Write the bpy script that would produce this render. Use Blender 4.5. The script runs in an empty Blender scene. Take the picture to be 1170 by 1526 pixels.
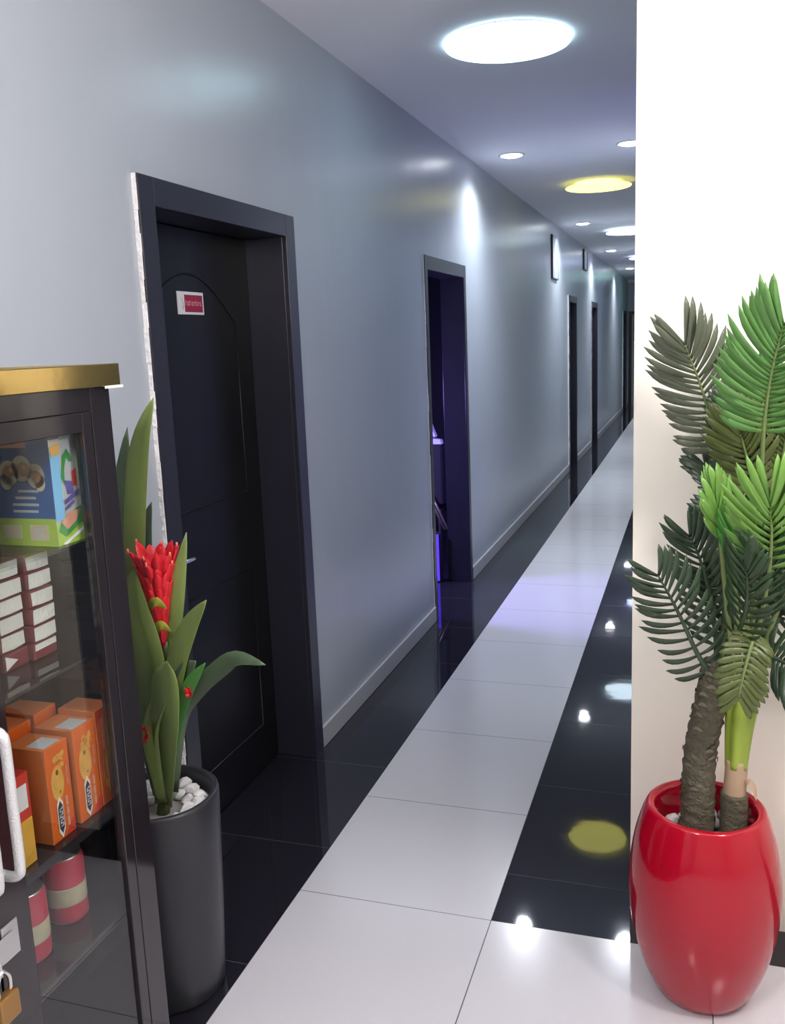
import bpy, bmesh, math, random
from mathutils import Vector, Matrix
random.seed(7)
sc = bpy.context.scene
col = sc.collection
PI = math.pi

# ---------------------------------------------------------------- camera, world, exposure
cam_d = bpy.data.cameras.new('camera')
cam = bpy.data.objects.new('camera', cam_d)
col.objects.link(cam)
cam_d.sensor_fit = 'AUTO'
cam_d.sensor_width = 36.0
cam_d.lens = 1362.73 / 1526.0 * 36.0
cam_d.clip_start = 0.02
cr = Vector((0.95041863, 0.30837988, -0.04007842))
cu = Vector((-0.01866809, 0.18522702, 0.98251842))
cf = Vector((-0.31041252, 0.93305562, -0.18180008))
cam.matrix_world = Matrix(((cr.x, cu.x, -cf.x, 0.0), (cr.y, cu.y, -cf.y, 0.0), (cr.z, cu.z, -cf.z, 1.6487), (0, 0, 0, 1)))
sc.camera = cam
w = bpy.data.worlds.new('world'); sc.world = w; w.use_nodes = True
w.node_tree.nodes['Background'].inputs[0].default_value = (0.5, 0.55, 0.7, 1)
w.node_tree.nodes['Background'].inputs[1].default_value = 0.05
vs = sc.view_settings
sc.display_settings.display_device = 'sRGB'
vs.view_transform = 'Standard'; vs.look = 'None'; vs.exposure = 0.35; vs.gamma = 1.0
vs.use_curve_mapping = False
# lamp strengths (emitting diffusers and bulbs are built with their fixtures below)
LOBBY_FILL = 56.0           # two unseen globes added as fill light in the lobby
SPOT = 82.0           # corridor downlights, watts
DISC = {'first': (2.5, 3.9, 4.4), 'yellow': (2.0, 1.88, 0.38), 'white': (3.2, 4.0, 4.6), 'violet': (3.0, 3.4, 5.2), 'teal': (2.4, 4.6, 4.4)}
ROOM_BLUE = 58.0

XL = -1.449; XR = -0.148; H = 2.83; YF = 2.486; YE = 21.8

# ---------------------------------------------------------------- materials
def nd(nt, kind, **kw):
    n = nt.nodes.new(kind)
    for k, v in kw.items():
        if k == 'op': n.operation = v
        else: n.inputs[k].default_value = v
    return n
MATS = {}
def mat(name, c, rough=0.5, metal=0.0, spec=0.5, emit=None, estr=1.0, vary=0.0, vscale=8.0, bump=0.0, bscale=60.0, coat=0.0, trans=0.0, stretch=None):
    if name in MATS: return MATS[name]
    m = bpy.data.materials.new(name); m.use_nodes = True
    nt = m.node_tree; b = nt.nodes['Principled BSDF']
    b.inputs['Base Color'].default_value = (*c, 1)
    b.inputs['Roughness'].default_value = rough
    b.inputs['Metallic'].default_value = metal
    b.inputs['Specular IOR Level'].default_value = spec
    b.inputs['Coat Weight'].default_value = coat
    b.inputs['Coat Roughness'].default_value = 0.05
    if emit:
        b.inputs['Emission Color'].default_value = (*emit, 1)
        b.inputs['Emission Strength'].default_value = estr
    if vary or bump:
        tc = nd(nt, 'ShaderNodeTexCoord')
        src = tc.outputs['Object']
        if stretch:
            mp = nd(nt, 'ShaderNodeMapping'); mp.inputs['Scale'].default_value = stretch
            nt.links.new(src, mp.inputs['Vector']); src = mp.outputs['Vector']
    if vary:
        nz = nd(nt, 'ShaderNodeTexNoise'); nz.inputs['Scale'].default_value = vscale; nz.inputs['Detail'].default_value = 4
        nt.links.new(src, nz.inputs['Vector'])
        mx = nt.nodes.new('ShaderNodeMix'); mx.data_type = 'RGBA'
        mx.inputs[6].default_value = (*[x * (1 - vary) for x in c], 1)
        mx.inputs[7].default_value = (*[min(1, x * (1 + vary)) for x in c], 1)
        nt.links.new(nz.outputs['Fac'], mx.inputs[0]); nt.links.new(mx.outputs[2], b.inputs['Base Color'])
    if bump:
        nz = nd(nt, 'ShaderNodeTexNoise'); nz.inputs['Scale'].default_value = bscale; nz.inputs['Detail'].default_value = 3
        nt.links.new(src, nz.inputs['Vector'])
        bp = nd(nt, 'ShaderNodeBump'); bp.inputs['Strength'].default_value = bump; bp.inputs['Distance'].default_value = 0.02
        nt.links.new(nz.outputs['Fac'], bp.inputs['Height']); nt.links.new(bp.outputs['Normal'], b.inputs['Normal'])
    MATS[name] = m
    return m

def glass_mat(name, tint=(0.93, 0.95, 0.95), ior=1.85):
    m = bpy.data.materials.new(name); m.use_nodes = True; nt = m.node_tree
    for n in list(nt.nodes): nt.nodes.remove(n)
    out = nt.nodes.new('ShaderNodeOutputMaterial')
    tr = nt.nodes.new('ShaderNodeBsdfTransparent'); tr.inputs[0].default_value = (*tint, 1)
    gl = nt.nodes.new('ShaderNodeBsdfGlossy'); gl.inputs['Roughness'].default_value = 0.015
    fr = nt.nodes.new('ShaderNodeFresnel'); fr.inputs['IOR'].default_value = ior
    ge = nt.nodes.new('ShaderNodeNewGeometry')
    iv = nd(nt, 'ShaderNodeMath', op='SUBTRACT'); iv.inputs[0].default_value = 1.0
    mu = nd(nt, 'ShaderNodeMath', op='MULTIPLY')
    nt.links.new(ge.outputs['Backfacing'], iv.inputs[1])
    nt.links.new(fr.outputs[0], mu.inputs[0]); nt.links.new(iv.outputs[0], mu.inputs[1])
    mx = nt.nodes.new('ShaderNodeMixShader')
    nt.links.new(mu.outputs[0], mx.inputs[0]); nt.links.new(tr.outputs[0], mx.inputs[1]); nt.links.new(gl.outputs[0], mx.inputs[2])
    nt.links.new(mx.outputs[0], out.inputs[0])
    MATS[name] = m
    return m

def floor_mat():
    m = bpy.data.materials.new('polished_tiles'); m.use_nodes = True; nt = m.node_tree
    b = nt.nodes['Principled BSDF']; L = nt.links.new
    g = nt.nodes.new('ShaderNodeNewGeometry'); s = nt.nodes.new('ShaderNodeSeparateXYZ'); L(g.outputs['Position'], s.inputs[0])
    def M(op, a, c):
        n = nt.nodes.new('ShaderNodeMath'); n.operation = op
        for i, v in enumerate((a, c)):
            if v is None: continue
            if isinstance(v, (int, float)): n.inputs[i].default_value = v
            else: L(v, n.inputs[i])
        return n.outputs[0]
    X, Y = s.outputs['X'], s.outputs['Y']
    inx = M('GREATER_THAN', X, -1.1264)
    strip = M('LESS_THAN', X, -0.5264); near = M('LESS_THAN', Y, 2.331)
    white = M('MULTIPLY', inx, M('MAXIMUM', strip, near))
    def line(v, off, per, wd):
        f = M('FRACT', M('ADD', M('DIVIDE', M('SUBTRACT', v, off), per), 0.5), None)
        return M('LESS_THAN', M('MULTIPLY', M('ABSOLUTE', M('SUBTRACT', f, 0.5), None), per), wd)
    gw = M('MULTIPLY', white, M('MAXIMUM', line(Y, 2.331, 0.612, 0.0013), line(X, -1.1264, 0.6, 0.0016)))
    blk = M('SUBTRACT', 1.0, white)
    gb = M('MULTIPLY', blk, line(Y, 2.575, 0.6, 0.0010))
    nz = nt.nodes.new('ShaderNodeTexNoise'); nz.inputs['Scale'].default_value = 0.9; nz.inputs['Detail'].default_value = 3
    L(g.outputs['Position'], nz.inputs['Vector'])
    wm = nt.nodes.new('ShaderNodeMix'); wm.data_type = 'RGBA'; L(nz.outputs['Fac'], wm.inputs[0])
    wm.inputs[6].default_value = (0.60, 0.59, 0.63, 1); wm.inputs[7].default_value = (0.65, 0.64, 0.665, 1)
    def mix(f, a, c):
        n = nt.nodes.new('ShaderNodeMix'); n.data_type = 'RGBA'; L(f, n.inputs[0])
        for i, v in ((6, a), (7, c)):
            if isinstance(v, tuple): n.inputs[i].default_value = (*v, 1)
            else: L(v, n.inputs[i])
        return n.outputs[2]
    c = mix(white, (0.015, 0.0145, 0.021), wm.outputs[2])
    c = mix(gw, c, (0.13, 0.125, 0.13)); c = mix(gb, c, (0.10, 0.10, 0.11))
    L(c, b.inputs['Base Color'])
    r = M('ADD', M('MULTIPLY', white, 0.13), 0.035); L(r, b.inputs['Roughness'])
    bn = nt.nodes.new('ShaderNodeTexNoise'); bn.inputs['Scale'].default_value = 5.0; L(g.outputs['Position'], bn.inputs['Vector'])
    bp = nt.nodes.new('ShaderNodeBump'); bp.inputs['Strength'].default_value = 0.02; bp.inputs['Distance'].default_value = 0.02
    L(bn.outputs['Fac'], bp.inputs['Height']); L(bp.outputs['Normal'], b.inputs['Normal'])
    return m

mat('wall_paint', (0.375, 0.408, 0.452), 0.29, spec=0.55, vary=0.04, vscale=1.5, bump=0.10, bscale=2.6, stretch=(1, 2.2, 0.5))
mat('ceiling_paint', (0.87, 0.87, 0.91), 0.75)
mat('cream_paint', (0.85, 0.805, 0.71), 0.55, vary=0.02, vscale=2)
mat('skirting', (0.40, 0.40, 0.41), 0.35)
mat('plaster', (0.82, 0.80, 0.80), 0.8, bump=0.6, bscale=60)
mat('frame_black', (0.020, 0.020, 0.030), 0.28, spec=0.5, vary=0.15, vscale=20, stretch=(1, 1, 0.15))
mat('leaf_black', (0.006, 0.006, 0.007), 0.36, spec=0.3, vary=0.2, vscale=12, stretch=(1, 4, 0.3))
mat('chrome', (0.75, 0.76, 0.78), 0.18, metal=1.0)
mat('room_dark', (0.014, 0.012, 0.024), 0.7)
mat('cab_wood', (0.014, 0.011, 0.013), 0.09, spec=0.8, vary=0.25, vscale=10, stretch=(1, 1, 0.1))
mat('cab_inside', (0.016, 0.014, 0.014), 0.45)
mat('cab_maroon', (0.020, 0.007, 0.008), 0.3)
mat('gold', (0.62, 0.44, 0.16), 0.14, metal=1.0, bump=0.03, bscale=12)
mat('brass', (0.36, 0.20, 0.07), 0.35, metal=0.8)
mat('silver_grip', (0.62, 0.62, 0.63), 0.35, metal=0.3, bump=0.25, bscale=300)
mat('steel', (0.55, 0.56, 0.56), 0.3, metal=0.9)
glass_mat('clear_glass')
mat('red_gloss', (0.38, 0.002, 0.016), 0.10, coat=0.15, spec=0.45)
mat('black_satin', (0.022, 0.022, 0.028), 0.38, bump=0.02, bscale=80)
mat('soil', (0.28, 0.26, 0.24), 0.95)
mat('white_stone', (0.78, 0.76, 0.75), 0.6, vary=0.12, vscale=30, bump=0.3, bscale=40)
mat('leaf', (0.200, 0.270, 0.082), 0.38, vary=0.25, vscale=14, stretch=(1, 1, 0.3))
mat('leafd', (0.085, 0.130, 0.070), 0.40, vary=0.25, vscale=14)
mat('leafb', (0.06, 0.20, 0.045), 0.4, vary=0.2, vscale=14)
mat('leafdark', (0.055, 0.075, 0.018), 0.4, vary=0.4, vscale=10)
mat('petal', (0.62, 0.010, 0.022), 0.45, vary=0.2, vscale=20)
mat('petal_tip', (0.80, 0.16, 0.12), 0.5)
mat('bract', (0.30, 0.30, 0.03), 0.5)
mat('pd', (0.036, 0.062, 0.034), 0.34, vary=0.3, vscale=10)
mat('pdk', (0.026, 0.060, 0.020), 0.34, vary=0.3, vscale=10)
mat('pg', (0.095, 0.110, 0.072), 0.36, vary=0.25, vscale=8)
mat('pb', (0.110, 0.255, 0.066), 0.38, vary=0.2, vscale=8)
mat('pl', (0.140, 0.295, 0.052), 0.38, vary=0.25, vscale=8)
mat('pm', (0.050, 0.190, 0.030), 0.38, vary=0.25, vscale=8)
mat('po', (0.085, 0.110, 0.028), 0.38, vary=0.3, vscale=8)
mat('rachis', (0.16, 0.21, 0.07), 0.45)
mat('bark', (0.085, 0.075, 0.048), 0.7, vary=0.4, vscale=30, bump=0.5, bscale=90)
mat('barkedge', (0.16, 0.14, 0.10), 0.6)
mat('sheath', (0.27, 0.36, 0.045), 0.4, vary=0.25, vscale=12, stretch=(3, 3, 0.3))
mat('tan_husk', (0.42, 0.29, 0.19), 0.7, vary=0.15, vscale=20)
mat('b_orange', (0.62, 0.115, 0.014), 0.35, vary=0.12, vscale=14)
mat('b_orange_side', (0.56, 0.17, 0.05), 0.4, vary=0.1, vscale=14)
mat('b_red', (0.55, 0.045, 0.025), 0.35)
mat('b_yellow', (0.68, 0.36, 0.04), 0.4, vary=0.2, vscale=25)
mat('b_cookie', (0.62, 0.33, 0.06), 0.5, vary=0.3, vscale=50)
mat('b_choc', (0.20, 0.07, 0.02), 0.5)
mat('b_cream', (0.72, 0.66, 0.55), 0.5)
mat('b_navy', (0.02, 0.025, 0.07), 0.4)
mat('b_blue', (0.015, 0.085, 0.26), 0.35, vary=0.2, vscale=6)
mat('b_sky', (0.16, 0.42, 0.66), 0.35)
mat('b_lime', (0.34, 0.50, 0.05), 0.35, vary=0.1, vscale=10)
mat('b_beige', (0.52, 0.46, 0.30), 0.4, vary=0.25, vscale=40)
mat('b_stone', (0.52, 0.50, 0.36), 0.4)
mat('b_green', (0.05, 0.26, 0.06), 0.35)
mat('b_salmon', (0.60, 0.28, 0.18), 0.4)
mat('b_violet', (0.12, 0.09, 0.28), 0.4)
mat('b_grey', (0.45, 0.45, 0.46), 0.4, vary=0.1, vscale=30)
mat('b_white', (0.75, 0.75, 0.74), 0.4)
mat('b_food', (0.30, 0.13, 0.03), 0.5, vary=0.5, vscale=60)
mat('pack_white', (0.66, 0.65, 0.58), 0.4, vary=0.1, vscale=30, bump=0.3, bscale=60)
mat('pack_maroon', (0.16, 0.025, 0.03), 0.35)
mat('can_red', (0.50, 0.03, 0.06), 0.35, vary=0.1, vscale=30)
mat('sign_white', (0.72, 0.71, 0.72), 0.4)
mat('sign_red', (0.30, 0.008, 0.035), 0.4)
mat('sign_pink', (0.62, 0.28, 0.34), 0.4)
mat('cloth_white', (0.75, 0.74, 0.80), 0.8)
mat('dull_brass', (0.30, 0.25, 0.17), 0.4, metal=0.6)
mat('dark_fabric', (0.012, 0.011, 0.016), 0.8)
mat('picture_dark', (0.035, 0.02, 0.025), 0.3)
mat('trim_white', (0.8, 0.8, 0.8), 0.4)
mat('blue_led', (0.05, 0.03, 0.5), 0.5, emit=(0.09, 0.035, 0.95), estr=1.15)
mat('led_bulb', (1, 1, 1), 0.5, emit=(0.92, 0.95, 1.0), estr=14)
mat('lobby_fill_glow', (1, 1, 1), 0.5, emit=(1.0, 0.955, 0.95), estr=LOBBY_FILL)
for k_, c_ in DISC.items():
    mx_ = max(c_); mat('glow_' + k_, (0.8, 0.8, 0.8), 0.5, emit=tuple(x / mx_ for x in c_), estr=mx_)
MATS['tiles'] = floor_mat()

# ---------------------------------------------------------------- mesh helpers
class MB:
    def __init__(s): s.v = []; s.f = []; s.m = []; s.sm = []; s.mats = []
    def mi(s, name):
        if name not in s.mats: s.mats.append(name)
        return s.mats.index(name)
    def face(s, idx, mname, smooth=False): s.f.append(idx); s.m.append(s.mi(mname)); s.sm.append(smooth)
    def box(s, a, b, mname, faces=None):
        x0, y0, z0 = a; x1, y1, z1 = b; n = len(s.v)
        s.v += [(x0, y0, z0), (x1, y0, z0), (x1, y1, z0), (x0, y1, z0), (x0, y0, z1), (x1, y0, z1), (x1, y1, z1), (x0, y1, z1)]
        q = {'-z': (0, 3, 2, 1), '+z': (4, 5, 6, 7), '-y': (0, 1, 5, 4), '+x': (1, 2, 6, 5), '+y': (2, 3, 7, 6), '-x': (3, 0, 4, 7)}
        for k, f in q.items(): s.face([n + i for i in f], (faces or {}).get(k, mname))
        return s
    def poly(s, pts, mname, smooth=False):
        n = len(s.v); s.v += [tuple(p) for p in pts]; s.face(list(range(n, n + len(pts))), mname, smooth); return s
    def prism(s, pts, off, mname):
        n = len(s.v); k = len(pts); o = Vector(off)
        s.v += [tuple(p) for p in pts] + [tuple(Vector(p) + o) for p in pts]
        s.face(list(range(n, n + k))[::-1], mname); s.face(list(range(n + k, n + 2 * k)), mname)
        for i in range(k):
            j = (i + 1) % k; s.face([n + i, n + j, n + k + j, n + k + i], mname)
        return s
    def lathe(s, prof, c, mname, n=48, cap0=True, cap1=True):
        base = len(s.v)
        for r, z in prof:
            for i in range(n):
                a = 2 * PI * i / n; s.v.append((c[0] + r * math.cos(a), c[1] + r * math.sin(a), c[2] + z))
        for k in range(len(prof) - 1):
            mm = mname[k] if isinstance(mname, list) else mname
            for i in range(n):
                j = (i + 1) % n
                s.face([base + k * n + i, base + k * n + j, base + (k + 1) * n + j, base + (k + 1) * n + i], mm, True)
        m0 = mname[0] if isinstance(mname, list) else mname; m1 = mname[-1] if isinstance(mname, list) else mname
        if cap0: s.face([base + i for i in range(n)][::-1], m0)
        if cap1: s.face([base + (len(prof) - 1) * n + i for i in range(n)], m1)
        return s
    def tube(s, pts, rad, mname, n=10, cap=True):
        pts = [Vector(p) for p in pts]; base = len(s.v); K = len(pts)
        up = Vector((0.13, 0.21, 0.97)); prev = None
        for k, p in enumerate(pts):
            t = (pts[min(k + 1, K - 1)] - pts[max(k - 1, 0)]).normalized()
            if prev is None:
                a = t.cross(up)
                if a.length < 0.2: a = t.cross(Vector((1, 0, 0)))
            else: a = prev - t * prev.dot(t)
            a.normalize(); prev = a; b = t.cross(a)
            for i in range(n):
                an = 2 * PI * i / n
                r = rad(k / (K - 1), an) if callable(rad) else (rad[k] if isinstance(rad, (list, tuple)) else rad)
                s.v.append(tuple(p + (a * math.cos(an) + b * math.sin(an)) * r))
        for k in range(K - 1):
            for i in range(n):
                j = (i + 1) % n
                s.face([base + k * n + i, base + k * n + j, base + (k + 1) * n + j, base + (k + 1) * n + i], mname, True)
        if cap:
            s.face([base + i for i in range(n)][::-1], mname); s.face([base + (K - 1) * n + i for i in range(n)], mname)
        return s
    def blade(s, pts, width, nrm, mname, fold=0.25, prof=None, thick=0.0):
        """a leaf: V-folded strip along pts, wide across nrm x tangent"""
        pts = [Vector(p) for p in pts]; K = len(pts); base = len(s.v); nv = Vector(nrm).normalized()
        for k, p in enumerate(pts):
            t = (pts[min(k + 1, K - 1)] - pts[max(k - 1, 0)]).normalized()
            side = t.cross(nv)
            if side.length < 1e-3: side = Vector((1, 0, 0))
            side.normalize(); up = side.cross(t)
            u = k / (K - 1)
            w_ = width * (prof(u) if prof else math.sin(PI * min(1, 0.12 + 0.88 * u)) ** 0.7 if u < 1 else 0.0) * 0.5
            w_ = max(w_, 0.0004)
            lift = up * (w_ * fold)
            s.v += [tuple(p - side * w_ + lift), tuple(p), tuple(p + side * w_ + lift)]
        for k in range(K - 1):
            a = base + 3 * k
            s.face([a, a + 1, a + 4, a + 3], mname, True); s.face([a + 1, a + 2, a + 5, a + 4], mname, True)
        return s
    def build(s, name, parent=None, loc=None, bevel=0.0, seg=2, sub=0, solid=0.0, recalc=True):
        me = bpy.data.meshes.new(name)
        o = Vector(loc) if loc is not None else Vector((0, 0, 0))
        pl = Vector(parent_world(parent)) if parent else Vector((0, 0, 0))
        org = o if loc is not None else pl
        me.from_pydata([tuple(Vector(v) - org) for v in s.v], [], s.f)
        for mname in s.mats: me.materials.append(MATS[mname])
        me.polygons.foreach_set('material_index', s.m); me.polygons.foreach_set('use_smooth', s.sm)
        if recalc:
            bm = bmesh.new(); bm.from_mesh(me); bmesh.ops.recalc_face_normals(bm, faces=bm.faces); bm.to_mesh(me); bm.free()
        me.update()
        ob = bpy.data.objects.new(name, me); col.objects.link(ob)
        if parent: ob.parent = parent
        ob.location = org - pl
        if bevel:
            md = ob.modifiers.new('bevel', 'BEVEL'); md.width = bevel; md.segments = seg; md.limit_method = 'ANGLE'; md.angle_limit = math.radians(40)
        if sub:
            md = ob.modifiers.new('sub', 'SUBSURF'); md.levels = sub; md.render_levels = sub
        if solid:
            md = ob.modifiers.new('thick', 'SOLIDIFY'); md.thickness = solid; md.offset = 0
        return ob
def parent_world(p):
    l = Vector((0, 0, 0))
    while p: l += p.location; p = p.parent
    return l
def tag(o, label=None, cat=None, group=None, kind=None):
    if label: o['label'] = label
    if cat: o['category'] = cat
    if group: o['group'] = group
    if kind: o['kind'] = kind
    return o
def thing(name, loc, label, cat, group=None):
    o = bpy.data.objects.new(name, None); o.empty_display_size = 0.05; col.objects.link(o); o.location = loc
    return tag(o, label, cat, group)
def struct(name, mb, label=None, cat=None, **kw):
    return tag(mb.build(name, **kw), label, cat, None, 'structure')
def copy_tree(o, parent=None):
    c = o.copy(); col.objects.link(c)
    if parent: c.parent = parent
    for ch in o.children: copy_tree(ch, c)
    return c
def spline(pts, n=16):
    """Catmull-Rom through pts"""
    P = [Vector(p) for p in pts]; P = [P[0] * 2 - P[1]] + P + [P[-1] * 2 - P[-2]]
    out = []; S = len(P) - 3
    for i in range(n + 1):
        u = i / n * S; k = min(int(u), S - 1); t = u - k
        a, b, c, d = P[k], P[k + 1], P[k + 2], P[k + 3]
        out.append(0.5 * ((2 * b) + (c - a) * t + (2 * a - 5 * b + 4 * c - d) * t * t + (3 * b - a - 3 * c + d) * t ** 3))
    return out

# ---------------------------------------------------------------- the setting
DOORS = [(2.247, 3.275), (5.076, 6.05), (11.30, 12.10), (13.90, 14.76), (20.24, 21.20)]
DTOP = 2.126; XW = -1.60; CW = 0.078
f = MB(); f.box((-3.6, -3.2, -0.1), (3.4, YE + 0.2, 0.0), 'tiles'); struct('floor', f)
f = MB(); f.box((-3.6, -3.2, H), (3.4, YE + 0.2, H + 0.1), 'ceiling_paint'); struct('ceiling', f)
f = MB(); y = -3.0
for a, b in DOORS:
    f.box((XW, y, 0), (XL, a + 0.05, H), 'wall_paint')
    f.box((XW, a + 0.05, DTOP - 0.05), (XL, b - 0.05, H), 'wall_paint'); y = b - 0.05
f.box((XW, y, 0), (XL, YE, H), 'wall_paint')
struct('wall_left', f)
f = MB(); f.box((XR, YF + 0.012, 0), (XR + 0.2, YE, H), 'wall_paint'); struct('wall_right', f)
f = MB(); f.box((XR, YF, 0), (3.2, YF + 0.012, H), 'cream_paint'); struct('wall_front', f)
f = MB(); f.box((XL - 0.2, YE, 0), (XR + 0.2, YE + 0.15, H), 'wall_paint'); struct('wall_end', f)
f = MB(); f.box((XW, -3.1, 0), (3.3, -3.0, H), 'cream_paint'); struct('wall_back', f)
f = MB(); f.box((3.2, -3.0, 0), (3.3, YF, H), 'cream_paint'); struct('wall_lobby', f)
f = MB()
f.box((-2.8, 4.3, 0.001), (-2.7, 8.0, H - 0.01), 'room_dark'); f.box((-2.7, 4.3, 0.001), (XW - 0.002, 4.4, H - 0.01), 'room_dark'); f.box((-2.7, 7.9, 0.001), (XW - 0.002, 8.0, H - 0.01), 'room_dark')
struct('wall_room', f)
# skirting
f = MB(); y = -2.9
for a, b in DOORS:
    f.box((XL, y, 0), (XL + 0.014, a - 0.004, 0.09), 'skirting'); y = b + 0.004
f.box((XL, y, 0), (XL + 0.014, YE, 0.09), 'skirting')
struct('baseboard_left', f, bevel=0.004)

def panel_mould(y0, y1, z0, z1, x, arch):
    m = MB(); pts = [(x, y0, z0), (x, y1, z0), (x, y1, z1)]
    if arch: pts += [(x, y1 + (y0 - y1) * t, z1 + arch * math.sin(PI * t)) for t in [i / 14 for i in range(1, 14)]]
    pts += [(x, y0, z1), (x, y0, z0)]
    return m.tube(pts, 0.004, 'leaf_black', 8)

def door(n, a, b, leaf=True):
    f = MB(); za = DTOP; yi, yj, zi = a + (CW if leaf else 0.052), b - (CW if leaf else 0.055), DTOP - CW
    xo = XL + (0.018 if leaf else 0.010); XW = -1.640 if leaf else -1.600
    f.box((XL, a, 0), (xo, yi, za), 'frame_black'); f.box((XL, yj, 0), (xo, b, za), 'frame_black'); f.box((XL, yi, zi), (xo, yj, za), 'frame_black')
    f.box((XW, a + 0.05, 0), (XL, yi, za - 0.05), 'frame_black'); f.box((XW, yj, 0), (XL, b - 0.05, za - 0.05), 'frame_black'); f.box((XW, yi, zi), (XL, yj, za - 0.05), 'frame_black')
    d = struct('door_%d' % n, f, loc=(XL, a, 0), bevel=0.0015)
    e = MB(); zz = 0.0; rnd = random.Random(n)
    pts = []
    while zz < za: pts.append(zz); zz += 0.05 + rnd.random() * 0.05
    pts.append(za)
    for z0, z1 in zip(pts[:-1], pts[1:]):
        e.box((XL, a - 0.003 - rnd.random() * 0.004, z0), (xo - 0.002 - rnd.random() * 0.004, a - 0.0005, z1), 'plaster')  # plaster strip; its white also carries the lobby light on this side
    tag(e.build('lit_plaster_edge', d, bevel=0.002), 'rough white plaster, whitened for lobby light, along the near edge of the black frame')
    if leaf:
        lf = MB(); lf.box((-1.639, yi + 0.002, 0.006), (-1.600, yj - 0.002, zi - 0.002), 'leaf_black'); L = lf.build('door_leaf', d, bevel=0.002)
        if n == 1:
            panel_mould(yi + 0.12, yj - 0.12, 1.12, 1.74, -1.600, 0.16).build('panel_moulding', L)
            panel_mould(yi + 0.12, yj - 0.12, 0.18, 0.82, -1.600, 0.0).build('panel_moulding', L)
        else:
            panel_mould(yi + 0.12, yj - 0.12, 0.18, 1.80, -1.600, 0.08).build('panel_moulding', L)
        h = MB(); hy = yi + 0.075; hz = 0.985
        h.box((-1.600, hy - 0.022, hz - 0.09), (-1.592, hy + 0.022, hz + 0.09), 'chrome')
        h.tube([(-1.594, hy, hz), (-1.555, hy, hz), (-1.545, hy + 0.012, hz), (-1.543, hy + 0.16, hz - 0.004)], 0.010, 'chrome', 10)
        tag(h.build('lever_handle', L, bevel=0.002), 'chrome lever handle')
    return d
D1 = door(1, *DOORS[0])
D2 = door(2, *DOORS[1], leaf=False)
for i in (2, 3, 4): door(i + 1, *DOORS[i])
# open leaf of the second door, swung into the dark room
f = MB(); f.box((XW - 0.80, 5.085, 0.006), (XW - 0.002, 5.122, 2.04), 'leaf_black'); f.build('door_leaf', D2, bevel=0.002)
# plate on the first door's leaf
leaf1 = [c for c in D1.children if c.name.startswith('door_leaf')][0]
s = MB(); s.box((-1.600, 2.680, 1.768), (-1.596, 2.847, 1.842), 'sign_white'); S = tag(s.build('door_sign', leaf1, bevel=0.001), 'white plate with a dark red field')
s = MB(); s.box((-1.596, 2.722, 1.776), (-1.5955, 2.838, 1.832), 'sign_red')
gy = 2.722
for k, (hh, ww) in enumerate([(1, .5), (.8, .7), (1, .45), (.8, .7), (.8, .8), (1, .5), (.8, .7), (.8, .6)]):
    y0 = 2.727 + k * 0.0132; z0 = 1.797
    s.box((-1.5955, y0, z0), (-1.5952, y0 + 0.0034, z0 + 0.016 * hh), 'sign_pink')
    s.box((-1.5955, y0 + 0.0034, z0 + 0.016 * hh - 0.004), (-1.5952, y0 + 0.0104 * ww + 0.001, z0 + 0.016 * hh), 'sign_pink')
    if k % 2: s.box((-1.5955, y0 + 0.0034, z0), (-1.5952, y0 + 0.0095, z0 + 0.0035), 'sign_pink')
s.build('red_field', S)
s = MB(); s.poly([(-1.5955, 2.702, 1.822), (-1.5955, 2.706, 1.822), (-1.5955, 2.718, 1.796), (-1.5955, 2.708, 1.800)], 'b_grey'); s.poly([(-1.5955, 2.706, 1.797), (-1.5955, 2.716, 1.797), (-1.5955, 2.714, 1.784), (-1.5955, 2.707, 1.784)], 'b_grey')
s.build('mark', S)

# door in the end wall
f = MB(); xa, xb = -1.425, -0.52
f.box((xa, YE - 0.02, 0), (xa + 0.07, YE, 2.13), 'frame_black'); f.box((xb - 0.07, YE - 0.02, 0), (xb, YE, 2.13), 'frame_black'); f.box((xa + 0.07, YE - 0.02, 2.06), (xb - 0.07, YE, 2.13), 'frame_black')
d6 = struct('door_6', f, loc=(xa, YE, 0))
f = MB(); f.box((xa + 0.07, YE - 0.012, 0.006), (xb - 0.07, YE, 2.06), 'skirting'); l6 = f.build('door_leaf', d6)
f = MB(); f.box((xa + 0.11, YE - 0.016, 1.47), (xb - 0.11, YE - 0.012, 2.05), 'picture_dark'); tag(f.build('dark_panel', l6), 'dark upper panel')
f = MB(); f.box((XL, YE - 0.05, 2.76), (XR, YE, H), 'trim_white'); struct('trim_1', f)

# ---------------------------------------------------------------- lamps
def disc_lamp(x, y, key, label, drop=0.03):
    t = thing('ceiling_lamp', (x, y, H), label, 'ceiling lamp', 'round glowing ceiling lamps')
    d = -drop
    m = MB(); m.lathe([(0.170, 0), (0.170, d * .6), (0.165, d)], (x, y, H), 'glow_' + key, 48); m.build('drum', t)
    m = MB(); m.lathe([(0.165, d), (0.246, d), (0.256, d - 0.005), (0.253, d - 0.011), (0.20, d - 0.017), (0.10, d - 0.020), (0.02, d - 0.021)], (x, y, H), ['trim_white'] + ['glow_' + key] * 5, 64); m.build('diffuser', t)
disc_lamp(-0.740, 3.94, 'first', 'large white glowing round ceiling lamp, nearest one in the corridor', 0.005)
disc_lamp(-0.745, 7.72, 'yellow', 'yellow glowing round ceiling lamp beyond the first pair of downlights')
disc_lamp(-0.745, 11.30, 'white', 'white round ceiling lamp beyond the yellow one, half hidden by the wall')
disc_lamp(-0.745, 15.30, 'violet', 'small far round ceiling lamp, fourth from the camera, cut by the white wall')
disc_lamp(-0.745, 19.50, 'teal', 'farthest round ceiling lamp, near the end wall')
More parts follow.
